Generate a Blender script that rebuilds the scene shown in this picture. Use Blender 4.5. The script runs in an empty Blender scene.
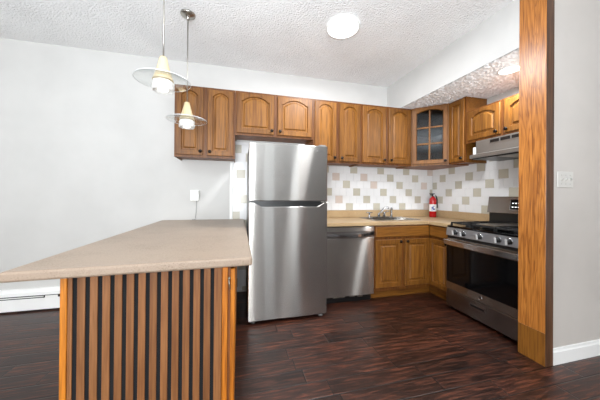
import bpy, bmesh, math, random
from mathutils import Vector, Matrix, noise
random.seed(7)
S = bpy.context.scene
COL = S.collection
PI = math.pi

# ------------------------------------------------------------------ camera
YAW, PITCH, ROLL, FPX, CAMH = 0.2441, 0.0034, 0.0081, 245.77, 1.2186
fw = Vector((math.sin(YAW)*math.cos(PITCH), math.cos(YAW)*math.cos(PITCH), math.sin(PITCH)))
r0 = Vector((math.cos(YAW), -math.sin(YAW), 0)); u0 = r0.cross(fw)
rr = math.cos(ROLL)*r0 + math.sin(ROLL)*u0
uu = -math.sin(ROLL)*r0 + math.cos(ROLL)*u0
cd = bpy.data.cameras.new('camera'); cam = bpy.data.objects.new('camera', cd); COL.objects.link(cam)
cd.sensor_width = 36.0; cd.lens = 36.0*FPX/600.0
cd.shift_y = -(200-194.42)/600.0
cd.clip_start = 0.02
m3 = Matrix((rr, uu, -fw)).transposed()
cam.matrix_world = Matrix.Translation((0, 0, CAMH)) @ m3.to_4x4()
S.camera = cam

# ------------------------------------------------------------------ world, daylight, exposure
S.view_settings.view_transform = 'Standard'
S.view_settings.look = 'None'
S.view_settings.gamma = 1.0
S.view_settings.use_curve_mapping = False
S.view_settings.exposure = 0.77
w = bpy.data.worlds.new('daylight_sky'); S.world = w; w.use_nodes = True
bg = w.node_tree.nodes['Background']; bg.inputs[0].default_value = (0.86, 0.93, 1.0, 1); bg.inputs[1].default_value = 1.5

def area(name, loc, rot, sx, sy, power, col=(1, 1, 1), spread=PI):
    l = bpy.data.lights.new(name, 'AREA'); l.shape = 'RECTANGLE'; l.size = sx; l.size_y = sy
    l.energy = power; l.color = col; l.spread = spread
    o = bpy.data.objects.new(name, l); COL.objects.link(o); o.location = loc; o.rotation_euler = rot
    return o
COOL = (0.99, 0.97, 0.98)
area('daylight_left_window', (-5.24, -1.70, 1.30), (0, -PI/2-.45, 0), 1.9, 2.6, 30, COOL)
area('added_rear_daylight', (-1.9, -5.64, 1.20), (PI/2+.06, 0, 0), 4.9, 2.2, 235, COOL)  # added daylight outside an invented, unseen rear window
area('bounce_fill', (-.3, -.6, 1.25), (PI-.22, 0, 0), 1.2, 1.2, 112, (0.85, .925, 1.0))  # unseen fill light added behind the camera, aimed up to brighten the ceiling

# ------------------------------------------------------------------ materials
def new_mat(name):
    m = bpy.data.materials.new(name); m.use_nodes = True
    nt = m.node_tree; return m, nt, nt.nodes['Principled BSDF']
def lin(c):
    return tuple(((v/255)/12.92 if v/255 <= .04045 else ((v/255+.055)/1.055)**2.4) for v in c)+(1,)
def N(nt, t, **kw):
    n = nt.nodes.new(t)
    for k, v in kw.items():
        if k in n.inputs: n.inputs[k].default_value = v
        else: setattr(n, k, v)
    return n
def ramp(nt, stops, fac):
    r = nt.nodes.new('ShaderNodeValToRGB'); e = r.color_ramp.elements
    while len(e) < len(stops): e.new(0.5)
    for el, (p, c) in zip(e, stops): el.position = p; el.color = c
    nt.links.new(fac, r.inputs[0]); return r.outputs[0]
def mth(nt, op, a, b=None, c=None):
    n = nt.nodes.new('ShaderNodeMath'); n.operation = op
    for i, v in enumerate((a, b, c)):
        if v is None: continue
        if isinstance(v, (int, float)): n.inputs[i].default_value = v
        else: nt.links.new(v, n.inputs[i])
    return n.outputs[0]
def bump(nt, h, strength, dist, bsdf):
    b = nt.nodes.new('ShaderNodeBump'); b.inputs['Strength'].default_value = strength; b.inputs['Distance'].default_value = dist
    nt.links.new(h, b.inputs['Height']); nt.links.new(b.outputs[0], bsdf.inputs['Normal'])
def coords(nt, scale, rnd=True):
    tc = nt.nodes.new('ShaderNodeTexCoord'); mp = nt.nodes.new('ShaderNodeMapping'); mp.inputs['Scale'].default_value = scale
    src = tc.outputs['Object']
    if rnd:
        oi = nt.nodes.new('ShaderNodeObjectInfo'); ml = nt.nodes.new('ShaderNodeVectorMath'); ml.operation = 'MULTIPLY_ADD'
        nt.links.new(oi.outputs['Random'], ml.inputs[0]); ml.inputs[1].default_value = (7, 9, 13); nt.links.new(src, ml.inputs[2]); src = ml.outputs[0]
    nt.links.new(src, mp.inputs['Vector']); return mp.outputs[0]

def plain(name, rgb, rough=.5, metal=0.0, bumpy=None, spec=None):
    m, nt, b = new_mat(name)
    b.inputs['Roughness'].default_value = rough; b.inputs['Metallic'].default_value = metal
    if spec is not None: b.inputs['Specular IOR Level'].default_value = spec
    n = N(nt, 'ShaderNodeTexNoise', Scale=3.0, Detail=3.0)
    nt.links.new(coords(nt, (1, 1, 1)), n.inputs['Vector'])
    c = lin(rgb); c2 = tuple(v*.93 for v in c[:3])+(1,)
    nt.links.new(ramp(nt, [(.3, c2), (.7, c)], n.outputs['Fac']), b.inputs['Base Color'])
    if bumpy:
        k = N(nt, 'ShaderNodeTexNoise', Scale=bumpy[0], Detail=3.0)
        nt.links.new(coords(nt, (1, 1, 1), False), k.inputs['Vector'])
        bump(nt, k.outputs['Fac'], bumpy[1], bumpy[2], b)
    return m

def wood(name, dark, mid, light, axis='z', rough=.46, fine=90, broad=14, contrast=1.0):
    m, nt, b = new_mat(name)
    st = {'z': (1, 1, .05), 'x': (.05, 1, 1), 'y': (1, .05, 1)}[axis]
    v = coords(nt, tuple(s*broad for s in st))
    n = N(nt, 'ShaderNodeTexNoise', Scale=1.0, Detail=4.0, Roughness=.6, Distortion=.5); nt.links.new(v, n.inputs['Vector'])
    col = ramp(nt, [(.28, lin(dark)), (.5, lin(mid)), (.74, lin(light))], n.outputs['Fac'])
    v2 = coords(nt, tuple(s*fine for s in st))
    n2 = N(nt, 'ShaderNodeTexNoise', Scale=1.0, Detail=2.0); nt.links.new(v2, n2.inputs['Vector'])
    g = 1-.38*contrast
    f = ramp(nt, [(.36, (g, g*.94, g*.88, 1)), (.55, (1, 1, 1, 1))], n2.outputs['Fac'])
    mx = nt.nodes.new('ShaderNodeMixRGB'); mx.blend_type = 'MULTIPLY'; mx.inputs[0].default_value = 1
    nt.links.new(col, mx.inputs[1]); nt.links.new(f, mx.inputs[2])
    oi = nt.nodes.new('ShaderNodeObjectInfo')
    hs = nt.nodes.new('ShaderNodeHueSaturation')
    nt.links.new(mth(nt, 'MULTIPLY_ADD', oi.outputs['Random'], .22, .89), hs.inputs['Value'])
    nt.links.new(mx.outputs[0], hs.inputs['Color']); nt.links.new(hs.outputs[0], b.inputs['Base Color'])
    b.inputs['Roughness'].default_value = rough; b.inputs['Specular IOR Level'].default_value = .38
    bump(nt, n2.outputs['Fac'], .12, .002, b)
    return m

def post_oak(name):
    m, nt, b = new_mat(name)
    v = coords(nt, (1, 1, .07), False)
    wv = nt.nodes.new('ShaderNodeTexNoise'); wv.inputs['Scale'].default_value = 9; wv.inputs['Detail'].default_value = 3; wv.inputs['Distortion'].default_value = 1.2
    nt.links.new(v, wv.inputs['Vector'])
    bands = mth(nt, 'FRACT', mth(nt, 'MULTIPLY', wv.outputs['Fac'], 12.0))
    col = ramp(nt, [(.0, lin((150, 90, 36))), (.25, lin((172, 108, 46))), (.6, lin((190, 124, 56))), (.9, lin((180, 114, 50))), (1, lin((150, 90, 36)))], bands)
    n2 = N(nt, 'ShaderNodeTexNoise', Scale=1.0, Detail=3.0); nt.links.new(coords(nt, (230, 230, 4.5), False), n2.inputs['Vector'])
    f = ramp(nt, [(.36, (.52, .44, .36, 1)), (.54, (1, 1, 1, 1))], n2.outputs['Fac'])
    mx = nt.nodes.new('ShaderNodeMixRGB'); mx.blend_type = 'MULTIPLY'; mx.inputs[0].default_value = 1
    nt.links.new(col, mx.inputs[1]); nt.links.new(f, mx.inputs[2]); nt.links.new(mx.outputs[0], b.inputs['Base Color'])
    b.inputs['Roughness'].default_value = .32
    bump(nt, n2.outputs['Fac'], .2, .003, b)
    return m

def steel(name, rgb, rough=.20, aniso=.85):
    # brushed across: the reflection stretches up and down, stays crisp sideways
    m, nt, b = new_mat(name); nt.nodes.remove(b)
    out = [n for n in nt.nodes if n.type == 'OUTPUT_MATERIAL'][0]
    gl = nt.nodes.new('ShaderNodeBsdfAnisotropic'); gl.distribution = 'MULTI_GGX'
    gl.inputs['Roughness'].default_value = rough; gl.inputs['Anisotropy'].default_value = aniso; gl.inputs['Rotation'].default_value = ROT
    n = N(nt, 'ShaderNodeTexNoise', Scale=1.0, Detail=2.0); nt.links.new(coords(nt, (3, 3, 700)), n.inputs['Vector'])
    c = lin(rgb)
    nt.links.new(ramp(nt, [(.3, tuple(v*.9 for v in c[:3])+(1,)), (.7, c)], n.outputs['Fac']), gl.inputs['Color'])
    g = nt.nodes.new('ShaderNodeNewGeometry'); t = nt.nodes.new('ShaderNodeVectorMath'); t.operation = 'CROSS_PRODUCT'
    nt.links.new(g.outputs['Normal'], t.inputs[0]); t.inputs[1].default_value = (.001, .001, 1)
    nt.links.new(t.outputs[0], gl.inputs['Tangent']); nt.links.new(gl.outputs[0], out.inputs[0])
    return m
ROT = 0.0

def glass(name, rgb=(1, 1, 1), refl=.12):
    m, nt, b = new_mat(name); nt.nodes.remove(b)
    out = [n for n in nt.nodes if n.type == 'OUTPUT_MATERIAL'][0]
    tr = nt.nodes.new('ShaderNodeBsdfTransparent'); tr.inputs[0].default_value = tuple(rgb)+(1,)
    gl = nt.nodes.new('ShaderNodeBsdfGlossy'); gl.inputs['Roughness'].default_value = .02
    lw = nt.nodes.new('ShaderNodeLayerWeight'); lw.inputs[0].default_value = .5
    mx = nt.nodes.new('ShaderNodeMixShader')
    nt.links.new(mth(nt, 'MULTIPLY_ADD', mth(nt, 'POWER', lw.outputs['Facing'], 5.0), .6, refl*.6), mx.inputs[0])
    nt.links.new(tr.outputs[0], mx.inputs[1]); nt.links.new(gl.outputs[0], mx.inputs[2]); nt.links.new(mx.outputs[0], out.inputs[0])
    return m

def emit(name, rgb, strength, base=(240, 240, 235)):
    m, nt, b = new_mat(name)
    b.inputs['Base Color'].default_value = lin(base); b.inputs['Roughness'].default_value = .4
    b.inputs['Emission Color'].default_value = tuple(rgb)+(1,); b.inputs['Emission Strength'].default_value = strength
    return m

def floor_mat():
    m, nt, b = new_mat('floor_planks')
    tc = nt.nodes.new('ShaderNodeTexCoord'); sp = nt.nodes.new('ShaderNodeSeparateXYZ'); nt.links.new(tc.outputs['Object'], sp.inputs[0])
    x, y = sp.outputs[0], sp.outputs[1]
    W, L = .128, .66
    ry = mth(nt, 'DIVIDE', y, W); row = mth(nt, 'FLOOR', ry); fy = mth(nt, 'SUBTRACT', ry, row)
    wn = nt.nodes.new('ShaderNodeTexWhiteNoise'); wn.noise_dimensions = '1D'; nt.links.new(row, wn.inputs['W'])
    rx = mth(nt, 'ADD', mth(nt, 'DIVIDE', x, L), mth(nt, 'MULTIPLY', wn.outputs['Value'], 3.0))
    cx = mth(nt, 'FLOOR', rx); fx = mth(nt, 'SUBTRACT', rx, cx)
    cb = nt.nodes.new('ShaderNodeCombineXYZ'); nt.links.new(cx, cb.inputs[0]); nt.links.new(row, cb.inputs[1])
    w2 = nt.nodes.new('ShaderNodeTexWhiteNoise'); w2.noise_dimensions = '2D'; nt.links.new(cb.outputs[0], w2.inputs['Vector'])
    ex = mth(nt, 'MULTIPLY', mth(nt, 'MINIMUM', fx, mth(nt, 'SUBTRACT', 1.0, fx)), L)
    ey = mth(nt, 'MULTIPLY', mth(nt, 'MINIMUM', fy, mth(nt, 'SUBTRACT', 1.0, fy)), W)
    edge = mth(nt, 'MINIMUM', ex, ey)
    groove = mth(nt, 'LESS_THAN', edge, .003)
    # grain along X, offset per plank
    ad = nt.nodes.new('ShaderNodeVectorMath'); ad.operation = 'MULTIPLY_ADD'
    nt.links.new(w2.outputs['Color'], ad.inputs[0]); ad.inputs[1].default_value = (9, 9, 9); nt.links.new(tc.outputs['Object'], ad.inputs[2])
    mp = nt.nodes.new('ShaderNodeMapping'); mp.inputs['Scale'].default_value = (5, 55, 55); nt.links.new(ad.outputs[0], mp.inputs['Vector'])
    n = N(nt, 'ShaderNodeTexNoise', Scale=1.0, Detail=6.0, Roughness=.65, Distortion=.6); nt.links.new(mp.outputs[0], n.inputs['Vector'])
    col = ramp(nt, [(.30, lin((17, 8, 6))), (.5, lin((50, 26, 18))), (.70, lin((112, 62, 42)))], n.outputs['Fac'])
    hs = nt.nodes.new('ShaderNodeHueSaturation')
    nt.links.new(mth(nt, 'MULTIPLY_ADD', w2.outputs['Value'], .8, .55), hs.inputs['Value']); nt.links.new(col, hs.inputs['Color'])
    mx = nt.nodes.new('ShaderNodeMixRGB'); nt.links.new(groove, mx.inputs[0]); nt.links.new(hs.outputs[0], mx.inputs[1]); mx.inputs[2].default_value = lin((8, 5, 4))
    nt.links.new(mx.outputs[0], b.inputs['Base Color'])
    nt.links.new(mth(nt, 'MULTIPLY_ADD', n.outputs['Fac'], .25, .24), b.inputs['Roughness'])
    h = mth(nt, 'ADD', mth(nt, 'MINIMUM', mth(nt, 'MULTIPLY', edge, 180.0), 1.0), mth(nt, 'MULTIPLY', n.outputs['Fac'], .55))
    bump(nt, h, .35, .004, b)
    return m

def stone(name, base, dots, rough=.35):
    m, nt, b = new_mat(name)
    v = coords(nt, (1, 1, 1), False)
    n = N(nt, 'ShaderNodeTexNoise', Scale=160.0, Detail=3.0); nt.links.new(v, n.inputs['Vector'])
    n2 = N(nt, 'ShaderNodeTexNoise', Scale=5.0, Detail=2.0); nt.links.new(v, n2.inputs['Vector'])
    f = mth(nt, 'ADD', mth(nt, 'MULTIPLY', n.outputs['Fac'], .7), mth(nt, 'MULTIPLY', n2.outputs['Fac'], .3))
    nt.links.new(ramp(nt, [(.34, lin(dots)), (.5, lin(base)), (.68, tuple(min(1, c*1.08) for c in lin(base)[:3])+(1,))], f), b.inputs['Base Color'])
    b.inputs['Roughness'].default_value = rough
    return m

M = {}
M['wall'] = plain('wall_paint', (199, 198, 195), .75, bumpy=(60, .05, .002))
M['wallr'] = plain('wall_paint_grey', (196, 190, 184), .75, bumpy=(60, .05, .002))
M['ceil'] = plain('popcorn_ceiling', (247, 247, 246), .9, bumpy=(70, .8, .02))
M['ceilr'] = plain('rough_white_ceiling', (240, 240, 240), .9)
M['trimw'] = plain('white_trim', (240, 240, 238), .4)
M['floor'] = floor_mat()
M['oak'] = wood('oak_upright', (106, 64, 20), (123, 78, 25), (135, 88, 33), 'z')
M['oakh'] = wood('oak_across', (106, 64, 20), (123, 78, 25), (135, 88, 33), 'x')
M['oakpanel'] = wood('oak_panel', (112, 68, 22), (129, 83, 28), (141, 93, 37), 'z', broad=20)
M['oakframe'] = wood('oak_frame', (84, 46, 15), (106, 62, 21), (122, 76, 29), 'z')
M['oakdark'] = wood('oak_underside', (104, 60, 30), (132, 80, 42), (150, 96, 54), 'z')
M['oakorange'] = wood('oak_edge', (176, 98, 22), (204, 124, 34), (222, 144, 48), 'z')
M['slat'] = wood('slat_veneer', (108, 66, 34), (135, 88, 49), (152, 104, 64), 'z', .5, broad=30, contrast=.6)
M['post'] = post_oak('post_oak')
M['postfrontshade'] = wood('post_edge_shaded_oak', (58, 38, 26), (84, 57, 40), (102, 73, 53), 'z', .32)  # shade of the post's front face put into this darker brown
M['felt'] = plain('black_felt', (16, 17, 20), .95)
M['counter'] = stone('beige_laminate', (176, 150, 114), (152, 122, 86), .32)
M['island'] = stone('speckled_beige_solid', (158, 139, 121), (136, 117, 98), .38)
M['steel'] = steel('brushed_steel', (197, 194, 189))
M['steels'] = steel('range_steel', (222, 223, 226), .2, .6)
M['steeld'] = steel('dark_brushed_steel', (160, 157, 155), .24, .7)
M['satin'] = plain('satin_silver', (205, 205, 205), .35, .25)
M['panelgrey'] = plain('satin_panel_grey', (150, 150, 153), .33, .7)
M['hoodgrey'] = plain('satin_grey_metal', (150, 151, 149), .3, .75)
M['chrome'] = plain('chrome', (182, 183, 185), .12, 1.0)
M['nickel'] = plain('brushed_nickel', (176, 172, 164), .3, 1.0)
M['black'] = plain('black_plastic', (16, 16, 17), .35)
M['blackgloss'] = plain('black_enamel', (8, 8, 9), .08)
M['iron'] = plain('cast_iron', (20, 20, 21), .6)
M['knob'] = plain('dark_bronze', (26, 20, 18), .3, .6)
M['grey'] = plain('grey_plastic', (120, 120, 120), .4)
M['white'] = plain('white_plastic', (236, 236, 232), .35)
M['plate'] = plain('switch_plastic', (206, 203, 197), .4)
M['tilew'] = plain('white_tile', (226, 226, 226), .22)
M['tileb'] = plain('beige_tile', (190, 184, 168), .25)
M['tilep'] = plain('pink_beige_tile', (205, 190, 180), .25)
M['grout'] = plain('grout', (218, 217, 214), .8)
M['red'] = plain('red_enamel', (176, 14, 20), .22)
M['label'] = plain('paper_label', (232, 230, 230), .5)
M['blue'] = plain('blue_print', (70, 90, 150), .5)
M['cream'] = plain('cream_glass', (206, 186, 146), .3)
M['glass'] = glass('clear_glass', (.975, .985, .98), .12)
M['cabglass'] = glass('cabinet_glass', (.45, .47, .48), .06)
M['frost'] = emit('frosted_glass', (1, .97, .92), .04, (205, 203, 198))
M['bulb'] = emit('bulb_glow', (1, .97, .93), .55)
M['lamp'] = emit('ceiling_lamp_glow', (1, .985, .95), 1.6)
M['digits'] = emit('display_digits', (.9, .95, 1), 1.0)
M['inside'] = plain('cabinet_interior', (96, 94, 92), .7)
M['cardboard'] = plain('door_paint', (112, 108, 104), .4)
M['brownwood'] = wood('added_strip_wood', (112, 60, 24), (148, 84, 38), (166, 100, 48), 'z')

# ------------------------------------------------------------------ mesh helpers
def bm_():
    return bmesh.new()
def box(bm, x0, x1, y0, y1, z0, z1, bev=0.0, seg=1, mi=0):
    mt = Matrix.Translation(((x0+x1)/2, (y0+y1)/2, (z0+z1)/2)) @ Matrix.Diagonal((abs(x1-x0), abs(y1-y0), abs(z1-z0), 1))
    r = bmesh.ops.create_cube(bm, size=1, matrix=mt)
    vs = r['verts']; fs = set(f for v in vs for f in v.link_faces)
    for f in fs: f.material_index = mi
    if bev > 0:
        es = list(set(e for v in vs for e in v.link_edges))
        bmesh.ops.bevel(bm, geom=es, offset=bev, segments=seg, profile=.5, affect='EDGES')
    return bm
def lathe(bm, prof, segs=24, mat=Matrix(), cap=True, mi=0):
    rings = []
    for (r, z) in prof:
        if r < 1e-6: rings.append([bm.verts.new(mat @ Vector((0, 0, z)))])
        else: rings.append([bm.verts.new(mat @ Vector((r*math.cos(2*PI*k/segs), r*math.sin(2*PI*k/segs), z))) for k in range(segs)])
    for a, b in zip(rings, rings[1:]):
        for k in range(segs):
            k2 = (k+1) % segs
            if len(a) == 1 and len(b) == 1: continue
            if len(a) == 1: f = bm.faces.new((a[0], b[k2], b[k]))
            elif len(b) == 1: f = bm.faces.new((a[k], a[k2], b[0]))
            else: f = bm.faces.new((a[k], a[k2], b[k2], b[k]))
            f.smooth = True; f.material_index = mi
    if cap:
        for rg, rev in ((rings[0], True), (rings[-1], False)):
            if len(rg) > 2:
                f = bm.faces.new(rg[::-1] if rev else rg); f.material_index = mi
    return bm
def tube(bm, pts, r, segs=10):
    pts = [Vector(p) for p in pts]; rings = []
    for i, p in enumerate(pts):
        d = (pts[min(i+1, len(pts)-1)]-pts[max(i-1, 0)]).normalized()
        a = Vector((0, 0, 1)) if abs(d.z) < .9 else Vector((1, 0, 0))
        s = d.cross(a).normalized(); t = d.cross(s)
        rad = r[i] if isinstance(r, (list, tuple)) else r
        rings.append([bm.verts.new(p+rad*(math.cos(2*PI*k/segs)*s+math.sin(2*PI*k/segs)*t)) for k in range(segs)])
    for a, b in zip(rings, rings[1:]):
        for k in range(segs):
            f = bm.faces.new((a[k], a[(k+1) % segs], b[(k+1) % segs], b[k])); f.smooth = True
    bm.faces.new(rings[0][::-1]); bm.faces.new(rings[-1])
    return bm
def prism(bm, poly, a0, a1, axis='y', mi=0):
    # poly in the two other axes, extruded along axis from a0 to a1
    def V(p, a):
        return {'y': (p[0], a, p[1]), 'x': (a, p[0], p[1]), 'z': (p[0], p[1], a)}[axis]
    A = [bm.verts.new(V(p, a0)) for p in poly]; B = [bm.verts.new(V(p, a1)) for p in poly]
    n = len(poly)
    fs = [bm.faces.new(A), bm.faces.new(B[::-1])]
    for k in range(n): fs.append(bm.faces.new((A[k], B[k], B[(k+1) % n], A[(k+1) % n])))
    for f in fs: f.material_index = mi
    return bm
def grid(bm, xs, ys, keep, a0, a1, axis='z'):
    # slab made of cells, some left out; axis is the thickness direction
    def V(x, y, a):
        return {'z': (x, y, a), 'y': (x, a, y), 'x': (a, x, y)}[axis]
    vt = {}
    def g(i, j, a):
        k = (i, j, a)
        if k not in vt: vt[k] = bm.verts.new(V(xs[i], ys[j], a))
        return vt[k]
    nx, ny = len(xs)-1, len(ys)-1
    K = lambda i, j: 0 <= i < nx and 0 <= j < ny and keep(i, j)
    for i in range(nx):
        for j in range(ny):
            if not K(i, j): continue
            bm.faces.new((g(i, j, a1), g(i+1, j, a1), g(i+1, j+1, a1), g(i, j+1, a1)))
            bm.faces.new((g(i, j, a0), g(i, j+1, a0), g(i+1, j+1, a0), g(i+1, j, a0)))
            for di, dj, p, q in ((-1, 0, (i, j), (i, j+1)), (1, 0, (i+1, j), (i+1, j+1)), (0, -1, (i, j), (i+1, j)), (0, 1, (i, j+1), (i+1, j+1))):
                if not K(i+di, j+dj): bm.faces.new((g(*p, a0), g(*q, a0), g(*q, a1), g(*p, a1)))
    return bm
def obj(name, bm, mats, parent=None, loc=(0, 0, 0), rot=(0, 0, 0), label=None, bevel=None, smooth=False):
    bmesh.ops.recalc_face_normals(bm, faces=bm.faces)
    me = bpy.data.meshes.new(name); bm.to_mesh(me); bm.free()
    for m in (mats if isinstance(mats, (list, tuple)) else [mats]): me.materials.append(M[m])
    o = bpy.data.objects.new(name, me); COL.objects.link(o)
    o.location = loc; o.rotation_euler = rot
    if parent: o.parent = parent
    if label: o['label'] = label
    if smooth:
        for p in me.polygons: p.use_smooth = True
    if bevel:
        b = o.modifiers.new('edge', 'BEVEL'); b.width = bevel; b.segments = 2; b.limit_method = 'ANGLE'; b.angle_limit = .7
    return o
def thing(name, label, cat, loc=(0, 0, 0), rz=0, group=None):
    o = bpy.data.objects.new(name, None); COL.objects.link(o); o.empty_display_size = .1
    o.location = loc; o.rotation_euler = (0, 0, rz); o['label'] = label; o['category'] = cat
    if group: o['group'] = group
    return o
def tag(o, label, cat, group=None):
    o['label'] = label; o['category'] = cat
    if group: o['group'] = group
    return o
def struct(o):
    o['kind'] = 'structure'; return o

# ------------------------------------------------------------------ the room
D, XR, ZC, ZL = 3.178, 2.891, 2.804, 2.402
XL, YR, XE = -5.1, -5.5, 4.4
PY0, PY1, PX = 1.30, 1.466, 2.142
b = box(bm_(), XL-.2, XE+.2, YR-.2, D+.2, -.12, 0); struct(obj('floor', b, 'floor'))
b = box(bm_(), XL, XE, YR, D+.12, ZC, ZC+.12); struct(obj('ceiling', b, 'ceil'))
b = box(bm_(), XL-.12, XE+.12, D, D+.12, 0, ZC); struct(obj('wall_back', b, 'wall'))
b = box(bm_(), XR, XR+.12, PY1, D, 0, ZC); struct(obj('wall_right', b, 'wall'))
b = box(bm_(), PX+.02, XE, PY0, PY1, 0, ZC); struct(obj('wall_front_right', b, 'wallr'))
b = box(bm_(), XE, XE+.12, YR, PY0, 0, ZC); struct(obj('wall_far_right', b, 'wall'))
# lowered kitchen ceiling: smooth painted face, rough underside
b = bm_(); prism(b, [(2.092, D-.001), (XR, D-.001), (XR, PY1), (PX, PY1)], ZL, ZC, 'z')
low = struct(obj('ceiling_right', b, 'wall'))
b = bm_(); nx, ny = 110, 230; gv = []
for j in range(ny+1):
    y = PY1+.001+(D-.004-PY1)*j/ny; xl = PX+(2.092-PX)*(y-PY1)/(D-PY1)+.001; row = []
    for i in range(nx+1):
        x = xl+(XR-.004-xl)*i/nx
        q = noise.noise(Vector((x*44, y*44, 1)))+.45*noise.noise(Vector((x*100, y*100, 5)))
        row.append(b.verts.new((x, y, ZL-.001-.013*max(0, min(1, .35+1.3*q)))))
    gv.append(row)
for j in range(ny):
    for i in range(nx): b.faces.new((gv[j][i], gv[j+1][i], gv[j+1][i+1], gv[j][i+1]))
obj('popcorn_texture', b, 'ceilr', low, smooth=True)
# unseen walls; windows, brown strip and door invented for light and steel reflections
b = grid(bm_(), [YR, -3.0, -.4, D], [0, .5, 2.4, ZC], lambda i, j: not (i == 1 and j == 1), XL-.12, XL, 'x'); struct(obj('wall_left', b, 'wall'))
b = grid(bm_(), [XL, -4.6, .6, 1.0, 1.44, 2.14, 2.46, XE], [0, .10, 2.4, ZC], lambda i, j: not (i in (1, 3, 5) and j == 1), YR-.12, YR, 'y'); struct(obj('wall_rear', b, 'wall'))
def window(n, axis, a0, a1, at):
    fb = bm_(); mid = (a0+a1)/2; e = min(.06, (a1-a0)*.08); m = e/2
    zb = .5 if axis == 'x' else .10
    grid(fb, [a0, a0+e, mid-m, mid+m, a1-e, a1], [zb, zb+.06, 2.34, 2.4], lambda i, j: not (i in (1, 3) and j == 1), at-.08, at-.03, axis)
    f = struct(obj('window_%d' % n, fb, 'trimw'))
    gb = bm_()
    if axis == 'x': box(gb, at-.06, at-.055, a0+e*.8, a1-e*.8, zb+.05, 2.35)
    else: box(gb, a0+e*.8, a1-e*.8, at-.06, at-.055, zb+.05, 2.35)
    obj('pane', gb, 'glass', f)
window(1, 'x', -3.0, -.4, XL); window(2, 'y', -4.6, .6, YR); window(3, 'y', 1.0, 1.44, YR); window(4, 'y', 2.14, 2.46, YR)  # unseen windows, the narrow ones placed for bright bands in the steel
d = struct(obj('door_1', box(bm_(), 2.88, 3.80, YR+.002, YR+.045, .01, 2.05, .004), 'cardboard'))  # unseen door, dark grey so the refrigerator's right side reflects darker
obj('door_knob', lathe(bm_(), [(0, -.05), (.028, -.045), (.03, -.03), (.012, -.02), (.012, 0)], 16, Matrix.Translation((3.70, YR+.045, 1.0)) @ Matrix.Rotation(PI/2, 4, 'X')), 'nickel', d)
b = box(bm_(), 2.475, 2.86, YR+.002, YR+.05, 0, ZC-.002, .004); struct(obj('trim_5', b, 'brownwood'))  # unseen strip, added to give the refrigerator a brown reflected band
# wooden end post of the partition
b = box(bm_(), PX, PX+.022, PY0-.012, PY1, .236, ZC-.001, .002)
post = struct(obj('trim_1', b, 'post'))
obj('edge_board', box(bm_(), PX+.0005, PX+.075, PY0-.0155, PY0-.0122, 0.0, ZC-.001, .001), 'postfrontshade', post, label='edge board browned darker for its shaded side')
obj('base_block', box(bm_(), PX, PX+.022, PY0-.012, PY1, 0, .235, .002), 'oak', post, label='paler plain oak base block')
# painted bead beside the post and the baseboard with its stepped top
b = bm_(); prism(b, [(PY0-.0005, 0), (PY0-.016, 0), (PY0-.016, .09), (PY0-.010, .098), (PY0-.008, .112), (PY0-.0005, .115)], PX+.078, XE, 'x')
struct(obj('baseboard_right', b, 'trimw'))
b = box(bm_(), XE-.016, XE, YR, PY0-.02, 0, .11); struct(obj('baseboard_far_right', b, 'trimw'))

# ------------------------------------------------------------------ tiled backsplash
def tiles(name, back):
    bmb = bm_(); T, R = .1063, .1045
    lo, hi = (-.072, XR-.002) if back else (1.48, D-.010)
    z0, z1 = (1.018, 1.62) if back else (.92, 1.88)
    rows = range(-12, 13)
    rs = random.Random(3)
    def quad(a0, a1, b0, b1, mi):
        t = .005
        if back: box(bmb, a0, a1, D-.003-t, D-.003, b0, b1, 0, 1, mi)
        else: box(bmb, XR-.003-t, XR-.003, a0, a1, b0, b1, 0, 1, mi)
    zz0, zz1 = z0, z1
    for r in rows:
        za, zb = 1.27+R*(r-.5), 1.27+R*(r+.5)
        for c in range(-60, 60):
            orig = 1.614 if back else 2.867
            ac = orig+T*c-.1575*r
            a0, a1 = max(ac-T/2, lo), min(ac+T/2, hi)
            lowz = zz0
            highz = zz1
            if back and ac < .93: lowz = .02; highz = 1.88
            b0, b1 = max(za, lowz), min(zb, highz)
            if a1-a0 < .01 or b1-b0 < .01: continue
            mi = 1
            if c % 4 == 0: mi = 2 if rs.random() < .88 else 3
            quad(a0+.001, a1-.001, b0+.001, b1-.001, mi)
    if back:
        box(bmb, lo, .93, D-.003, D-.0005, .02, 1.88); box(bmb, .93, XR-.001, D-.003, D-.0005, z0, z1)
    else: box(bmb, XR-.003, XR-.0005, 1.48, D-.004, z0, z1)
    return struct(obj(name, bmb, ['grout', 'tilew', 'tileb', 'tilep']))
tiles('trim_2', True); tiles('trim_3', False)
struct(obj('trim_4', box(bm_(), -.108, -.074, D-.012, D-.0005, .0, 1.618, .003), 'trimw'))

# ------------------------------------------------------------------ cabinets
def arch_loop(w, h, ins_s, ins_b, ins_t, rise, K=18):
    # closed loop in the x-z plane: two bottom corners then the top from right to left
    pts = [(ins_s, ins_b), (w-ins_s, ins_b)]
    for k in range(K+1):
        t = 1-2*k/K
        x = ins_s+(w-2*ins_s)*(t+1)/2
        e = abs(t)/.84
        zz = h-ins_t-rise+(rise*(.8*math.sqrt(max(0, 1-e*e))+.2*.5*(1+math.cos(PI*e))) if e < 1 else 0)
        if rise > 0 and .8 <= abs(t) < 1: zz -= 0
        pts.append((x, zz))
    return pts
def ring(bm, A, ya, B, yb):
    va = [bm.verts.new((p[0], ya, p[1])) for p in A]; vb = [bm.verts.new((p[0], yb, p[1])) for p in B]
    return va, vb
def strip(bm, va, vb):
    n = len(va)
    for k in range(n): bm.faces.new((va[k], va[(k+1) % n], vb[(k+1) % n], vb[k]))
def loops(bm, seq, cap_first=False, cap_last=False):
    vs = [[bm.verts.new((p[0], y, p[1])) for p in L] for L, y in seq]
    for a, c in zip(vs, vs[1:]): strip(bm, a, c)
    if cap_first: bm.faces.new(vs[0])
    if cap_last: bm.faces.new(vs[-1])
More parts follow.
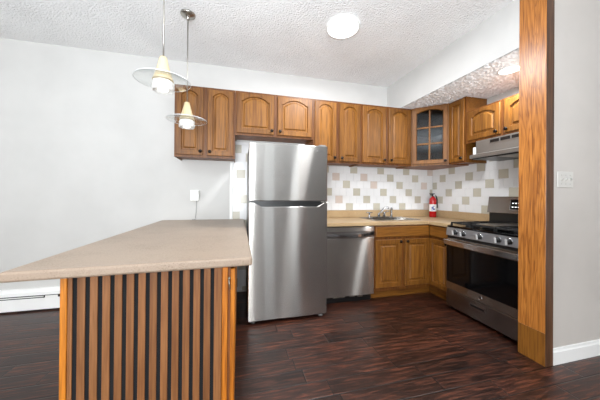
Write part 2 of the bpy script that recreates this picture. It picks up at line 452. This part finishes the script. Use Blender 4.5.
def knob_bm():
    return lathe(bm_(), [(.007, 0), (.007, .012), (.017, .018), (.018, .023), (.013, .030), (0, .032)], 14, Matrix.Rotation(PI/2, 4, 'X'))
def door(parent, x, y, z, w, h, arch=.0, knob=None, glazed=False, st=.055, name='door'):
    T = .019; rise = arch
    out = lambda s: arch_loop(w, h, s, s, s, 0)
    inn = lambda s: arch_loop(w, h, st+s, st+s, st+s if rise == 0 else st-.022+s, rise)
    bm = bm_()
    seq = [(inn(.004), T), (out(0), T), (out(0), .004), (out(.004), 0), (inn(-.003), 0), (inn(.002), .012), (inn(.004), T)]
    loops(bm, seq)
    bmesh.ops.remove_doubles(bm, verts=bm.verts, dist=1e-6)
    d = obj(name, bm, 'oak', parent, (x, y-T, z))
    if not glazed:
        pb = bm_()
        loops(pb, [(inn(.0032), .0182), (inn(.0032), .0145), (inn(.017), .0140), (inn(.030), .003)], True, True)
        obj('door_panel', pb, 'oakpanel', d)
    else:
        gb = bm_(); loops(gb, [(inn(.0045), .013), (inn(.0045), .011)], True, True); obj('glass_pane', gb, 'cabglass', d)
        mb = bm_(); xm = w/2
        box(mb, xm-.010, xm+.010, .001, .0105, st+.002, h-st+.011-.002, .002)
        zz = [st+(h-2*st)*k/3 for k in (1, 2)]
        for q in zz:
            box(mb, st+.004, xm-.0102, .0015, .0105, q-.010, q+.010, .002); box(mb, xm+.0102, w-st-.004, .0015, .0105, q-.010, q+.010, .002)
        obj('glazing_bars', mb, 'oak', d)
    if knob: obj('knob', knob_bm(), 'knob', d, (knob[0], 0, knob[1]))
    return d
def carcass(parent, W, Dp, z0, z1, doors, lip=True, mat='oak'):
    # closed box with a face frame of stiles and rails in front; z relative to root
    b = box(bm_(), .0, W, .0202, Dp, z0+.016, z1); b2 = obj('carcass', b, 'oakdark', parent)
    return b2
def face_frame(parent, xs, zs, keep):
    return obj('face_frame', grid(bm_(), xs, zs, keep, 0, .02, 'y'), 'oakframe', parent)
ZB, ZT, YU, UDP = 1.62, 2.392, 2.858, .319
def upper(name, label, x0, x1, z0, z1, dz, arch, gap=.045, side=.018, knobz=.028):
    W = x1-x0-.002
    t = thing('wall_cabinet', label, 'cabinet', (x0+.001, YU, z0), 0, 'oak wall cabinets'); H = z1-z0
    obj('carcass', box(bm_(), 0, W, .0205, UDP, .014, H), 'oakdark', t)
    for s in (0, W-.014): obj('side_panel', box(bm_(), s, s+.014, .0205, UDP, 0, .0135), 'oak', t)
    mid = W/2
    face_frame(t, [0, .035, mid-.03, mid+.03, W-.035, W], [0, .035, H-.035, H], lambda i, j: not (i in (1, 3) and j == 1))
    dw = (W-2*side-gap)/2; dh = H-.05
    door(t, side, -.0005, .025, dw, dh, arch, (dw-.026, knobz+.012))
    door(t, side+dw+gap, -.0005, .025, dw, dh, arch, (.026, knobz+.012))
    return t
upper('', 'tall oak two-door wall cabinet at the left end, above the peninsula', -.672, -.047, ZB, ZT, 0, .040)
upper('', 'short wide oak two-door wall cabinet above the refrigerator', -.047, .869, 1.893, ZT, 0, .052)
upper('', 'oak wall cabinet with narrow doors right of the refrigerator, above the dishwasher', .869, 1.508, ZB, ZT, 0, .040)
upper('', 'oak wall cabinet with wide doors above the sink, left of the glazed corner cabinet', 1.508, 2.256, ZB, ZT, 0, .044)

# diagonal glazed corner cabinet
A = Vector((2.258, 2.858)); B2 = Vector((2.571, 2.556)); L = (B2-A).length; ang = math.atan2(B2.y-A.y, B2.x-A.x)
t = thing('corner_cabinet', 'diagonal oak corner wall cabinet with a six-pane glass door', 'cabinet', (A.x, A.y, ZB), ang, 'oak wall cabinets')
def loc2(p):
    q = Vector((p[0]-A.x, p[1]-A.y)); c, s = math.cos(-ang), math.sin(-ang)
    return (q.x*c-q.y*s, q.x*s+q.y*c)
pent = [loc2(p) for p in ((2.2585, 2.8585), (2.5715, 2.5565), (2.882, 2.5565), (2.882, 3.168), (2.2585, 3.168))]
pin = [loc2(p) for p in ((2.272, 2.874), (2.587, 2.570), (2.87, 2.570), (2.87, 3.156), (2.272, 3.156))]
H = ZT-ZB
b = bm_(); prism(b, pent, .0, .016, 'z'); prism(b, pent, H-.016, H, 'z')
vo = [b.verts.new((p[0], p[1], .016)) for p in pent]; vt_ = [b.verts.new((p[0], p[1], H-.016)) for p in pent]
for k in range(1, 5): b.faces.new((vo[k], vo[(k+1) % 5], vt_[(k+1) % 5], vt_[k]))
obj('carcass', b, 'oakdark', t)
b = bm_(); pin2 = [(p[0], p[1]) for p in pin]
for z in (.26, .50): prism(b, pin2, z, z+.012, 'z')
obj('shelf', b, 'inside', t)
b = grid(bm_(), [.002, .03, L-.03, L-.002], [0, .03, H-.03, H], lambda i, j: not (i == 1 and j == 1), -.02, -.001, 'y'); obj('face_frame', b, 'oak', t)
door(t, .016, -.0205, .02, L-.032, H-.04, .03, (L-.032-.024, .03), True, .05)

# right wall: local x runs towards the room's front, local y into the wall
RZ = -PI/2
XU = XR-.32
t = thing('wall_cabinet', 'slim single-door oak wall cabinet between the glazed corner and the range hood', 'cabinet', (XU, 2.555, ZB), RZ, 'oak wall cabinets')
W = .236
obj('carcass', box(bm_(), 0, W-.015, .0205, .310, .014, H-.001), 'oakdark', t)
obj('side_panel', box(bm_(), W-.0148, W, .0205, .310, 0, H), 'oakh', t)
face_frame(t, [0, .03, W-.03, W], [0, .03, H-.03, H], lambda i, j: not (i == 1 and j == 1))
door(t, .014, -.0005, .02, W-.03, H-.04, .0, (W-.03-.022, .035), st=.048)
t = thing('wall_cabinet', 'short oak two-door wall cabinet directly above the range hood', 'cabinet', (XU, 2.317, 1.832), RZ, 'oak wall cabinets')
W, H2 = .835, .372
obj('carcass', box(bm_(), 0, W, .0205, .310, .014, H2), 'oakdark', t)
face_frame(t, [0, .035, W/2-.03, W/2+.03, W-.035, W], [0, .035, H2-.035, H2], lambda i, j: not (i in (1, 3) and j == 1))
dw = (W-.075-.03)/2
door(t, .03, -.0005, .027, dw, H2-.05, .04, (dw-.03, .03)); door(t, .03+dw+.04, -.0005, .027, dw, H2-.05, .04, (.03, .03))

# sink base cabinet
def base_cab(name, label, loc, rz, W, Dp, two, low=False):
    t = thing('base_cabinet', label, 'cabinet', loc, rz, 'oak base cabinets')
    obj('carcass', box(bm_(), 0, W, .0205, Dp, .105, .68 if low else .872), 'oakdark', t)
    obj('toe_kick', box(bm_(), 0 if two else -.07, W+(.07 if two else 0), .07, .085, 0, .104), 'oakh', t)
    xs = [0, .03, W-.03, W] if not two else [0, .03, W/2-.03, W/2+.03, W-.03, W]
    face_frame(t, xs, [.105, .145, .69, .735, .85, .872], lambda i, j: not (i in (1, 3) and j in (1, 3)) if two else not (i == 1 and j in (1, 3)))
    db = bm_()
    out = lambda s: arch_loop(W-.03, .128, s, s, s, 0)
    loops(db, [(out(0), .019), (out(0), .006), (out(.008), 0)], True, True)
    obj('drawer_front', db, 'oakh', t, (.015, -.0195, .735))
    dh = .56
    if two:
        dw = (W-.03-.045)/2
        door(t, .015, -.0005, .145, dw, dh, 0, (dw-.024, dh-.025)); door(t, .015+dw+.045, -.0005, .145, dw, dh, 0, (.024, dh-.025))
    else: door(t, .015, -.0005, .145, W-.03, dh, 0, (W-.03-.024, dh-.025), st=.05)
    return t
base_cab('', 'oak base cabinet under the sink with two doors and a long drawer front', (1.532, 2.568, 0), 0, .764, .60, True, True)
base_cab('', 'narrow oak base cabinet with one drawer and door left of the range', (2.298, 2.566, 0), RZ, .322, .57, False)

# ------------------------------------------------------------------ worktop, sink, tap, extinguisher
xs = [.876, 1.635, 2.235, 2.262, XR-.002]; ys = [2.245, 2.543, 2.70, 3.02, D-.002]
b = grid(bm_(), xs, ys, lambda i, j: (j >= 1 and not (i == 1 and j == 2)) or i == 3, .8735, .915)
wt = obj('worktop', b, 'counter', bevel=.006); tag(wt, 'L-shaped beige laminate worktop running from the refrigerator to the range', 'worktop')
b = bm_(); box(b, .876, XR-.003, D-.024, D-.010, .9155, 1.015, .003); box(b, XR-.024, XR-.010, 2.245, D-.026, .9155, 1.015, .003)
obj('splash_lip', b, 'counter', wt)
t = thing('sink', 'stainless drop-in kitchen sink set in the beige worktop', 'sink', (1.935, 2.86, .9155))
b = grid(bm_(), [-.325, -.29, .29, .325], [-.185, -.15, .15, .225], lambda i, j: not (i == 1 and j == 1), 0, .006); obj('rim', b, 'steel', t, bevel=.002)
b = bm_()
o1 = [(-.289, -.149), (.289, -.149), (.289, .149), (-.289, .149)]; i1 = [(-.26, -.12), (.26, -.12), (.26, .12), (-.26, .12)]
va = [b.verts.new((*p, .004)) for p in o1]; vb = [b.verts.new((*p, -.17)) for p in i1]
for k in range(4): b.faces.new((va[k], va[(k+1) % 4], vb[(k+1) % 4], vb[k]))
b.faces.new(vb); obj('basin', b, 'steel', t)
obj('drain', lathe(bm_(), [(.04, 0), (.04, .004), (.03, .006), (0, .003)], 20), 'chrome', t, (0, 0, -.169))
t = thing('faucet', 'chrome kitchen faucet with angled spout behind the sink', 'faucet', (1.915, 3.055, .922))
obj('deck_plate', box(bm_(), -.15, .15, -.024, .024, 0, .012, .005, 2), 'chrome', t)
obj('spout', tube(bm_(), [(-.02, 0, .01), (-.02, 0, .045), (.005, -.01, .075), (.05, -.03, .130), (.070, -.042, .142), (.088, -.05, .138), (.094, -.054, .120)], [.018, .016, .012, .012, .012, .012, .013]), 'chrome', t)
b = lathe(bm_(), [(.018, .012), (.016, .05), (.02, .055), (.02, .068), (0, .072)], 16); tube(b, [(0, 0, .065), (.03, -.03, .08), (.045, -.045, .084)], .006)
obj('lever_handle', b, 'chrome', t, (.062, 0, 0))
b = lathe(bm_(), [(.02, 0), (.018, .012), (.011, .02), (.011, .055), (.02, .06), (.02, .07), (.008, .074)], 16)
tube(b, [(-.045, 0, .066), (.045, 0, .066)], .007)
tag(obj('soap_dispenser', b, 'chrome', None, (1.742, 3.045, .922)), 'small T-shaped chrome soap pump left of the faucet', 'soap dispenser')
b = tube(bm_(), [(0, 0, 0), (0, 0, .05), (0, 0, .085), (-.006, -.012, .115), (-.018, -.028, .128)], [.018, .013, .015, .017, .013])
tag(obj('side_sprayer', b, 'chrome', None, (2.085, 3.045, .922)), 'upright chrome side sprayer right of the faucet spout', 'sprayer')
t = thing('fire_extinguisher', 'red fire extinguisher standing in the worktop corner by the tile wall', 'fire extinguisher', (2.765, 3.03, .916))
obj('cylinder', lathe(bm_(), [(.043, 0), (.047, .006), (.047, .245), (.043, .268), (.028, .287), (.018, .292), (.018, .300)], 28), 'red', t)
obj('label_band', lathe(bm_(), [(.0475, .085), (.0478, .086), (.0478, .185), (.0475, .186)], 28, cap=False), 'label', t, label='white printed label')
b = bm_()
for a, zz, hh in ((-2.35, .135, .028), (-2.0, .115, .02), (-2.1, .160, .010), (-2.5, .104, .010)):
    box(b, .0479, .0486, -.014, .014, zz-hh/2, zz+hh/2); 
    vs = b.verts[-8:] if False else [v for v in b.verts if not v.tag]
    bmesh.ops.rotate(b, verts=vs, cent=(0, 0, 0), matrix=Matrix.Rotation(a, 3, 'Z'))
    for v in vs: v.tag = True
obj('label_print', b, 'blue', t)
b = lathe(bm_(), [(.016, .3005), (.018, .306), (.018, .328), (.01, .335)], 16); box(b, -.055, .03, -.010, .010, .336, .345, .003); box(b, -.05, .02, -.009, .009, .322, .330, .003)
obj('valve_head', b, 'black', t)
obj('gauge', lathe(bm_(), [(.012, 0), (.012, .012), (0, .013)], 14, Matrix.Translation((0, -.018, .317)) @ Matrix.Rotation(PI/2, 4, 'X')), 'label', t)
obj('hose', tube(bm_(), [(.018, -.004, .318), (.05, -.008, .305), (.062, -.01, .26), (.060, -.01, .20), (.060, -.01, .135)], [.008, .009, .010, .013, .015]), 'black', t)

# ------------------------------------------------------------------ refrigerator
FX0, FX1, FY = .0916, .868, 2.340
FW = FX1-FX0
t = thing('refrigerator', 'tall stainless refrigerator with top freezer between peninsula and dishwasher', 'refrigerator', (FX0, FY, 0))
obj('cabinet_body', box(bm_(), .004, FW-.004,   .078, .76, .03, 1.700, .004), 'grey', t)
def bowed(bm, poly, y0, y1, bow=.006):
    pass
fz = 1.157
b = box(bm_(), 0, FW, 0, .074, fz+.004, 1.715, .008, 3); fd = obj('freezer_door', b, 'steel', t)
zt, zl, zb = 1.147, 1.107, .030
poly = [(0, zb), (FW, zb), (FW, zt), (FW-.035, zt), (FW-.10, zl), (.118, zl), (.05, zt), (0, zt)]
b = bm_(); prism(b, poly, 0, .074, 'y'); ld = obj('fridge_door', b, 'steel', t, bevel=.005)
b = bm_(); prism(b, [(FW-.037, zt), (FW-.102, zl+.0015), (.117, zl+.0015), (.052, zt)], .03, .07, 'y'); box(b, .012, FW-.012, .006, .07, zt+.001, fz+.003)
obj('pocket_handle', b, 'black', ld, label='black recessed grip strip')
b = bm_(); box(b, FW-.066, FW-.03, .004, .03, zt+.0005, fz+.0035); box(b, FW-.025, FW-.008, -.004, .03, zt+.001, fz+.003)
obj('hinge', b, 'nickel', t)
b = lathe(bm_(), [(.008, 0), (.008, .0015), (0, .0016)], 20, Matrix.Translation((.668, -.0003, 1.659)) @ Matrix.Rotation(PI/2, 4, 'X')); box(b, .681, .733, -.002, -.0002, 1.656, 1.663)
for k in range(6): box(b, .672+k*.0095, .6785+k*.0095, -.0015, -.0002, 1.638, 1.641)
obj('emblem', b, 'chrome', fd)
obj('top_hinge_cover', box(bm_(), FW-.08, FW-.01, .03, .16, 1.716, 1.732, .005, 2), 'grey', t)
obj('kick_grille', box(bm_(), .03, FW-.03, .09, .11, .008, .029), 'black', t)
for x in (.05, FW-.05): obj('foot', lathe(bm_(), [(.022, 0), (.024, .012), (.012, .018), (.012, .0295)], 14), 'grey', t, (x, .045, 0))
for x in (.05, FW-.05): obj('foot', lathe(bm_(), [(.02, 0), (.02, .0295)], 14), 'grey', t, (x, .7, 0))

# ------------------------------------------------------------------ dishwasher
DX0, DW = .935, .592
t = thing('dishwasher', 'stainless dishwasher under the beige worktop beside the refrigerator', 'dishwasher', (DX0, 2.548, 0))
obj('tub', box(bm_(), .004, DW-.004, .03, .58, .10, .862), 'black', t)
b = box(bm_(), .0, DW, 0, .029, .086, .742, .006, 2); obj('door_panel', b, 'steel', t)
obj('control_strip', box(bm_(), 0, DW, 0, .029, .810, .862, .003), 'steel', t)
b = box(bm_(), .002, DW-.002, .012, .029, .7425, .8095); hp = obj('handle_recess', b, 'steeld', t)
K = 16; poly = []
for k in range(K+1):
    x = .0+DW*k/K; s = math.sin(PI*k/K); poly.append((x, .772-.020*s))
for k in range(K, -1, -1):
    x = DW*k/K; s = math.sin(PI*k/K); poly.append((x, .8085-.028*s**.6))
b = bm_()
A_ = []; 
for (x, z) in poly:
    s = math.sin(PI*x/DW); A_.append((x, z, -.002-.026*s))
va = [b.verts.new((x, y, z)) for x, z, y in A_]; vb = [b.verts.new((x, .0118, z)) for x, z, y in A_]
n = len(A_)
for k in range(n): b.faces.new((va[k], va[(k+1) % n], vb[(k+1) % n], vb[k]))
for k in range(K):
    b.faces.new((va[k], va[k+1], va[n-2-k], va[n-1-k])); b.faces.new((vb[k], vb[k+1], vb[n-2-k], vb[n-1-k]))
obj('bowed_handle', b, 'chrome', t, smooth=False)
obj('toe_panel', box(bm_(), .01, DW-.01, .06, .075, .0, .085), 'black', t)
for x0, x1, z0 in ((.10, .24, .066), (.30, .36, .066), (.40, .46, .060)):
    obj('toe_bracket', box(bm_(), x0, x1, .03, .055, z0, z0+.018), 'nickel', t, label='bare metal bracket')
for x in (.03, DW-.03): obj('foot', lathe(bm_(), [(.018, 0), (.018, .01), (.008, .014), (.008, .0995)], 12), 'black', t, (x, .12, 0))

# ------------------------------------------------------------------ gas range (local x towards camera, y into the wall)
SX, SY, SW = 2.222, 2.236, .758
t = thing('gas_range', 'stainless and black gas range against the right tiled wall beside the oak post', 'stove', (SX, SY, 0), RZ)
obj('oven_body', box(bm_(), .002, SW-.002, .036, .655, .05, .884), 'black', t)
d = obj('drawer', box(bm_(), 0, SW, 0, .035, .035, .212, .004), 'steeld', t)
b = grid(bm_(), [.285, .297, .437, .449], [.138, .148, .168, .180], lambda i, j: not (i == 1 and j == 1), -.006, -.0005, 'y'); obj('drawer_handle', b, 'chrome', d)
obj('handle_slot', box(bm_(), .298, .436, -.002, -.0004, .149, .167), 'black', d)
b = grid(bm_(), [0, .006, SW-.006, SW], [.222, .298, .690, .768], lambda i, j: not (i == 1 and j == 1), 0, .035, 'y'); d = obj('oven_door', b, 'steel', t)
obj('oven_window', box(bm_(), .0065, SW-.0065, .001, .03, .2985, .6895), 'blackgloss', d)
b = bm_(); box(b, .004, SW-.004, -.048, -.030, .703, .757, .006, 2); box(b, .03, .06, -.0299, -.0005, .715, .745, .003); box(b, SW-.06, SW-.03, -.0299, -.0005, .715, .745, .003)
obj('door_handle', b, 'steels', d)
b = lathe(bm_(), [(.022, 0), (.022, .0015), (.019, .002), (.0185, .001), (0, .001)], 24, Matrix.Translation((SW/2+.012, -.0004, .258)) @ Matrix.Rotation(PI/2, 4, 'X'))
obj('round_emblem', b, 'chrome', d)
pv = bm_(); prism(pv, [(-.006, .800), (.075, .800), (.075, .882), (.006, .882)], 0, SW, 'x'); cp = obj('control_panel', pv, 'panelgrey', t)
obj('panel_gap', box(bm_(), .004, SW-.004, .012, .035, .769, .7995), 'black', t)
for x in (.115, .210, .384, .557, .648):
    mt = Matrix.Translation((0, 0, 0)) @ Matrix.Rotation(PI/2+.145, 4, 'X')
    b = lathe(bm_(), [(.027, 0), (.027, .006), (.024, .008), (.022, .026), (.019, .030), (0, .030)], 22, mt)
    k = obj('knob', b, 'black', t, (x, -.0012, .842))
    b = bm_(); box(b, -.008, .008, -.042, -.0305, -.023, .023, .002); obj('knob_grip', b, 'satin', k, rot=(.145, 0, 0))
    b = lathe(bm_(), [(.0275, .0005), (.031, .001), (.031, .005), (.0275, .006)], 22, mt, cap=False); obj('knob_ring', b, 'chrome', k)
obj('cooktop', box(bm_(), 0, SW, .008, .59, .8845, .904, .004), 'blackgloss', t)
gx = [.015, .262, .496, .743]
for i in range(3):
    b = bm_(); x0, x1 = gx[i]+.004, gx[i+1]-.004
    for (p, q) in (((x0, .05), (x1, .05)), ((x0, .57), (x1, .57)), ((x0, .05), (x0, .57)), ((x1, .05), (x1, .57)), ((x0, .31), (x1, .31))):
        box(b, min(p[0], q[0])-.006, max(p[0], q[0])+.006, min(p[1], q[1])-.006, max(p[1], q[1])+.006, .925, .940, .002)
    xm = (x0+x1)/2
    box(b, xm-.005, xm+.005, .056, .564, .926, .939, .002)
    for yy in (.18, .44): box(b, x0+.006, x1-.006, yy-.005, yy+.005, .9265, .9385, .002)
    for xx in (x0, x1):
        for yy in (.05, .57): box(b, xx-.008, xx+.008, yy-.008, yy+.008, .9042, .925, .001)
    obj('grate', b, 'iron', t)
for xx, yy, rd in ((.139, .18, .05), (.139, .44, .04), (.619, .18, .05), (.619, .44, .04)):
    obj('burner', lathe(bm_(), [(rd, .9042), (rd, .912), (rd*.75, .914), (rd*.75, .920), (rd*.6, .923), (0, .923)], 22), 'iron', t, (xx, yy, 0))
b = box(bm_(), .285, .473, .07, .55, .9405, .950, .006, 2); obj('griddle_plate', b, 'nickel', t, label='grey centre griddle plate')
b = bm_(); box(b, .004, SW-.004, .595, .655, .8845, 1.040); obj('backguard_base', b, 'black', t)
b = bm_(); prism(b, [(.565, 1.0405), (.660, 1.0405), (.660, 1.222), (.592, 1.222)], 0, SW, 'x'); bgp = obj('backguard_panel', b, 'steeld', t, bevel=.004)
# display follows the panel's slope
def onpanel(x0, x1, z0, z1, off, th):
    bb = bm_(); sl = (.592-.565)/(1.222-1.0405)
    f = lambda z: .565+(z-1.0405)*sl-off
    prism(bb, [(f(z0)-th, z0), (f(z0), z0), (f(z1), z1), (f(z1)-th, z1)], x0, x1, 'x'); return bb
obj('display_bezel', onpanel(.238, .535, 1.080, 1.196, .0003, .002), 'chrome', bgp)
dsp = obj('display', onpanel(.246, .527, 1.087, 1.189, .0027, .0015), 'blackgloss', bgp)
for r in range(2):
    for k in range(9):
        if k in (3, 4, 5) and r == 1: continue
        obj('display_mark', onpanel(.262+k*.029, .278+k*.029, 1.108+r*.040, 1.116+r*.040, .0045, .0005), 'digits', bgp)
for x in (.03, SW-.03):
    for y in (.06, .62): obj('foot', lathe(bm_(), [(.018, 0), (.018, .0495)], 12), 'black', t, (x, y, 0))

# ------------------------------------------------------------------ range hood
t = thing('range_hood', 'stainless under-cabinet range hood above the gas range', 'range hood', (2.452, 2.165, 1.615), RZ)
HW = .675
obj('upper_box', box(bm_(), .0, HW, .085, .425, .062, .2145, .002), 'hoodgrey', t)
b = bm_(); prism(b, [(0, .018), (0, .055), (.084, .075), (.425, .0615), (.425, .018)], -.0, HW, 'x'); obj('hood_lip', b, 'hoodgrey', t)
b = grid(bm_(), [.01, .24, HW-.22, HW-.01], [.02, .06, .36, .41], lambda i, j: not (i == 1 and j == 1), .008, .0178); obj('underside_tray', b, 'black', t)
obj('grease_filter', box(bm_(), .241, HW-.221, .061, .359, .010, .0175), 'nickel', t)
obj('end_filler', box(bm_(), -.034, -.001, .085, .40, .045, .150, .002), 'white', t, label='white end strip')
for k in range(4): obj('vent_slot', box(bm_(), .16+k*.105, .25+k*.105, .081, .0848, .168, .198), 'black', t)

# ------------------------------------------------------------------ peninsula
PXL, PXR_, PYF, PYB = -.712, -.014, 1.225, 3.165
t = thing('peninsula_cabinet', 'peninsula base clad with vertical oak slats on black backing', 'cabinet', ((PXL+PXR_)/2, PYF, 0))
cx = (PXL+PXR_)/2
def pb(*a, **k): return box(bm_(), a[0]-cx, a[1]-cx, a[2]-PYF, a[3]-PYF, a[4], a[5], *a[6:])
obj('carcass', pb(PXL, -.036, PYF+.022, PYB, .0, .8725), 'oakdark', t)
obj('backing_panel', pb(-.687, -.074, PYF+.0045, PYF+.0215, .0, .8725), 'felt', t)
edges = [(-.687, -.6702)]+[(-.662+.0454*k+.0082, -.662+.0454*(k+1)-.0082) for k in range(12)]+[(-.1090, -.0745)]
for a0, a1 in edges: obj('slat', pb(a0, a1, PYF, PYF+.0042, .0, .8725, .001), 'slat', t)
obj('corner_strip', pb(PXL, -.6875, PYF-.004, PYF+.0215, .0, .8725, .002), 'oakorange', t)
obj('corner_strip', pb(-.0725, -.047, PYF-.004, PYF+.0215, .0, .8725, .002), 'oakorange', t)
obj('inner_stile', pb(-.0465, -.0362, PYF+.010, PYF+.0215, .0, .8725), 'oakdark', t)
for k, (y0, y1) in enumerate(((PYF+.006, 1.865), (1.875, 2.515), (2.525, PYB))):
    d = obj('side_door', pb(-.0355, PXR_, y0, y1, .10, .862, .003), 'oakorange', t)
    obj('knob', lathe(bm_(), [(.006, 0), (.006, .010), (.015, .016), (.012, .024), (0, .026)], 14, Matrix.Translation((PXR_-cx, y1-.04-PYF, .80)) @ Matrix.Rotation(PI/2, 4, 'Y')), 'knob', d)
obj('side_base', pb(-.0355, -.02, PYF+.006, PYB, .0, .099), 'oakdark', t)
b = tube(bm_(), [(-.041-cx, -.001, .812), (-.041-cx, -.010, .808), (-.040-cx, -.012, .795), (-.038-cx, -.010, .778), (-.037-cx, -.004, .766), (-.036-cx, -.001, .772)], .003)
lathe(b, [(.007, -.003), (.008, .0), (.005, .006), (0, .007)], 12, Matrix.Translation((-.041-cx, 0.0085, .816)) @ Matrix.Rotation(PI/2, 4, 'X'))
obj('hook_latch', b, 'nickel', t)
b = bm_(); prism(b, [(-.886, 1.180), (.067, 1.216), (.067, D-.002), (-.872, D-.002)], .8735, .915, 'z')
ct = obj('countertop', b, 'island', bevel=.009); tag(ct, 'long beige speckled countertop on the slatted peninsula under the pendants', 'countertop')

# ------------------------------------------------------------------ pendants and ceiling lamps
def pendant(label, x, y, up):
    t = thing('pendant_lamp', label, 'pendant lamp', (x, y, ZC), 0, 'glass disc pendants over the peninsula')
    obj('canopy', lathe(bm_(), [(.062, -.001), (.060, -.012), (.035, -.020), (.012, -.026), (.012, -.05), (.006, -.055)], 28), 'nickel', t)
    obj('cord', lathe(bm_(), [(.0045, -.7775+up), (.0045, -.0555)], 10), 'nickel', t)
    sh = lambda pr: [(r, z+up) for r, z in pr]
    obj('cone_shade', lathe(bm_(), sh([(.014, -.776), (.022, -.782), (.030, -.82), (.040, -.86), (.050, -.895), (.060, -.925), (.063, -.931)]), 28), 'cream', t)
    gd = obj('glass_disc', lathe(bm_(), sh([(.064, -.9315), (.163, -.9315), (.1645, -.935), (.163, -.9385), (.064, -.9385)]), 56, cap=False), 'glass', t)
    obj('disc_edge', lathe(bm_(), sh([(.1648, -.9325), (.1663, -.935), (.1648, -.9375)]), 56, cap=False), 'satin', gd)
    obj('glass_cup', lathe(bm_(), sh([(.060, -.9390), (.068, -.955), (.060, -.965), (.068, -.973), (.064, -1.000), (.059, -1.000), (.061, -.972), (.053, -.962)]), 8, cap=False), 'frost', t)
    obj('bulb', lathe(bm_(), sh([(.014, -.945), (.018, -.962), (.032, -.978), (.036, -.988), (.030, -.998), (.016, -1.004), (0, -1.006)]), 18), 'bulb', t)
    return t
pendant('glass disc pendant lamp nearer the camera, cord rising past the picture top', -.484, 1.767, .085)
pendant('glass disc pendant lamp nearer the back wall, hanging before the left oak cabinet', -.447, 2.333, 0)
t = thing('ceiling_light', 'round white flush light on the high textured ceiling', 'ceiling light', (.932, 2.131, ZC))
obj('rim', lathe(bm_(), [(.150, -.001), (.153, -.01), (.150, -.024), (.143, -.026)], 48, cap=False), 'white', t)
obj('diffuser', lathe(bm_(), [(.1425, -.022), (.1415, -.027), (.10, -.031), (.05, -.033), (0, -.034)], 48), 'lamp', t)
t = thing('recessed_light', 'round recessed light in the low textured ceiling by the post', 'ceiling light', (2.415, 1.735, ZL))
obj('trim_ring', lathe(bm_(), [(.088, -.001), (.088, -.014), (.079, -.016)], 36, cap=False), 'white', t)
obj('lens', lathe(bm_(), [(.0785, -.002), (.077, -.0150), (0, -.0155)], 36), 'lamp', t)
def lamp(name, loc, size, power, col=(.95, .975, 1)):
    l = bpy.data.lights.new(name, 'AREA'); l.shape = 'DISK'; l.size = size; l.energy = power; l.color = col
    o = bpy.data.objects.new(name, l); COL.objects.link(o); o.location = loc
lamp('flush_light_glow', (.932, 2.131, ZC-.045), .27, 20)
lamp('recessed_glow', (2.415, 1.735, ZL-.024), .14, 10)

# ------------------------------------------------------------------ wall fittings
t = thing('light_switch', 'white three-toggle light switch plate on the grey wall right of the post', 'light switch', (2.352, PY0, 1.350))
obj('plate', box(bm_(), -.082, .082, -.008, -.0005, -.060, .060, .003), 'plate', t)
for x in (-.046, 0, .046):
    b = bm_(); prism(b, [(-.0085, -.012), (-.022, .008), (-.020, .013), (-.0085, .012)], x-.005, x+.005, 'x'); obj('toggle', b, 'plate', t)
b = bm_()
for x in (-.046, 0, .046):
    for z in (-.032, .032): lathe(b, [(.0035, 0), (.003, .001), (0, .0012)], 10, Matrix.Translation((x, -.0082, z)) @ Matrix.Rotation(PI/2, 4, 'X'))
obj('screw', b, 'nickel', t)
t = thing('plug_adapter', 'white box adapter on the wall outlet with a cord down to the peninsula', 'adapter', (-.505, D, 1.205))
obj('wall_plate', box(bm_(), -.058, .045, -.007, -.0005, -.062, .066, .003), 'white', t)
obj('adapter_box', box(bm_(), -.030, .042, -.050, -.0072, -.060, .055, .005, 2), 'white', t)
obj('cord', tube(bm_(), [(.015, -.03, -.0605), (.014, -.03, -.12), (.012, -.028, -.2), (.006, -.03, -.26), (.004, -.04, -.285), (-.03, -.045, -.2865)], .003), 'grey', t)
t = thing('baseboard_heater', 'long white baseboard heater on the floor along the back wall left of the peninsula', 'heater', (-2.3, D-.06, 0))
b = bm_(); prism(b, [(-.004, .018), (.0, .018), (.0, .135), (-.004, .135)], -1.25, 1.40, 'x'); obj('front_cover', b, 'trimw', t)
b = bm_(); prism(b, [(.059, .018), (.059, .225), (.035, .225), (-.004, .198), (-.004, .165), (.0, .165), (.0, .196), (.037, .221), (.055, .221), (.055, .018)], -1.25, 1.40, 'x'); obj('back_hood', b, 'trimw', t)
obj('damper', box(bm_(), -1.24, .34, .004, .012, .142, .152), 'white', t)
obj('fin_slot_backing', box(bm_(), -1.24, 1.39, .016, .05, .03, .163), 'black', t)  # fins with black backing, raised to put the slot's shade in colour
obj('joint_cover', box(bm_(), .36, .47, -.0055, -.0042, .130, .158), 'white', t)
for x in (-1.253, 1.4005): obj('end_cap', box(bm_(), x, x+.003, -.004, .059, .0, .225), 'trimw', t)
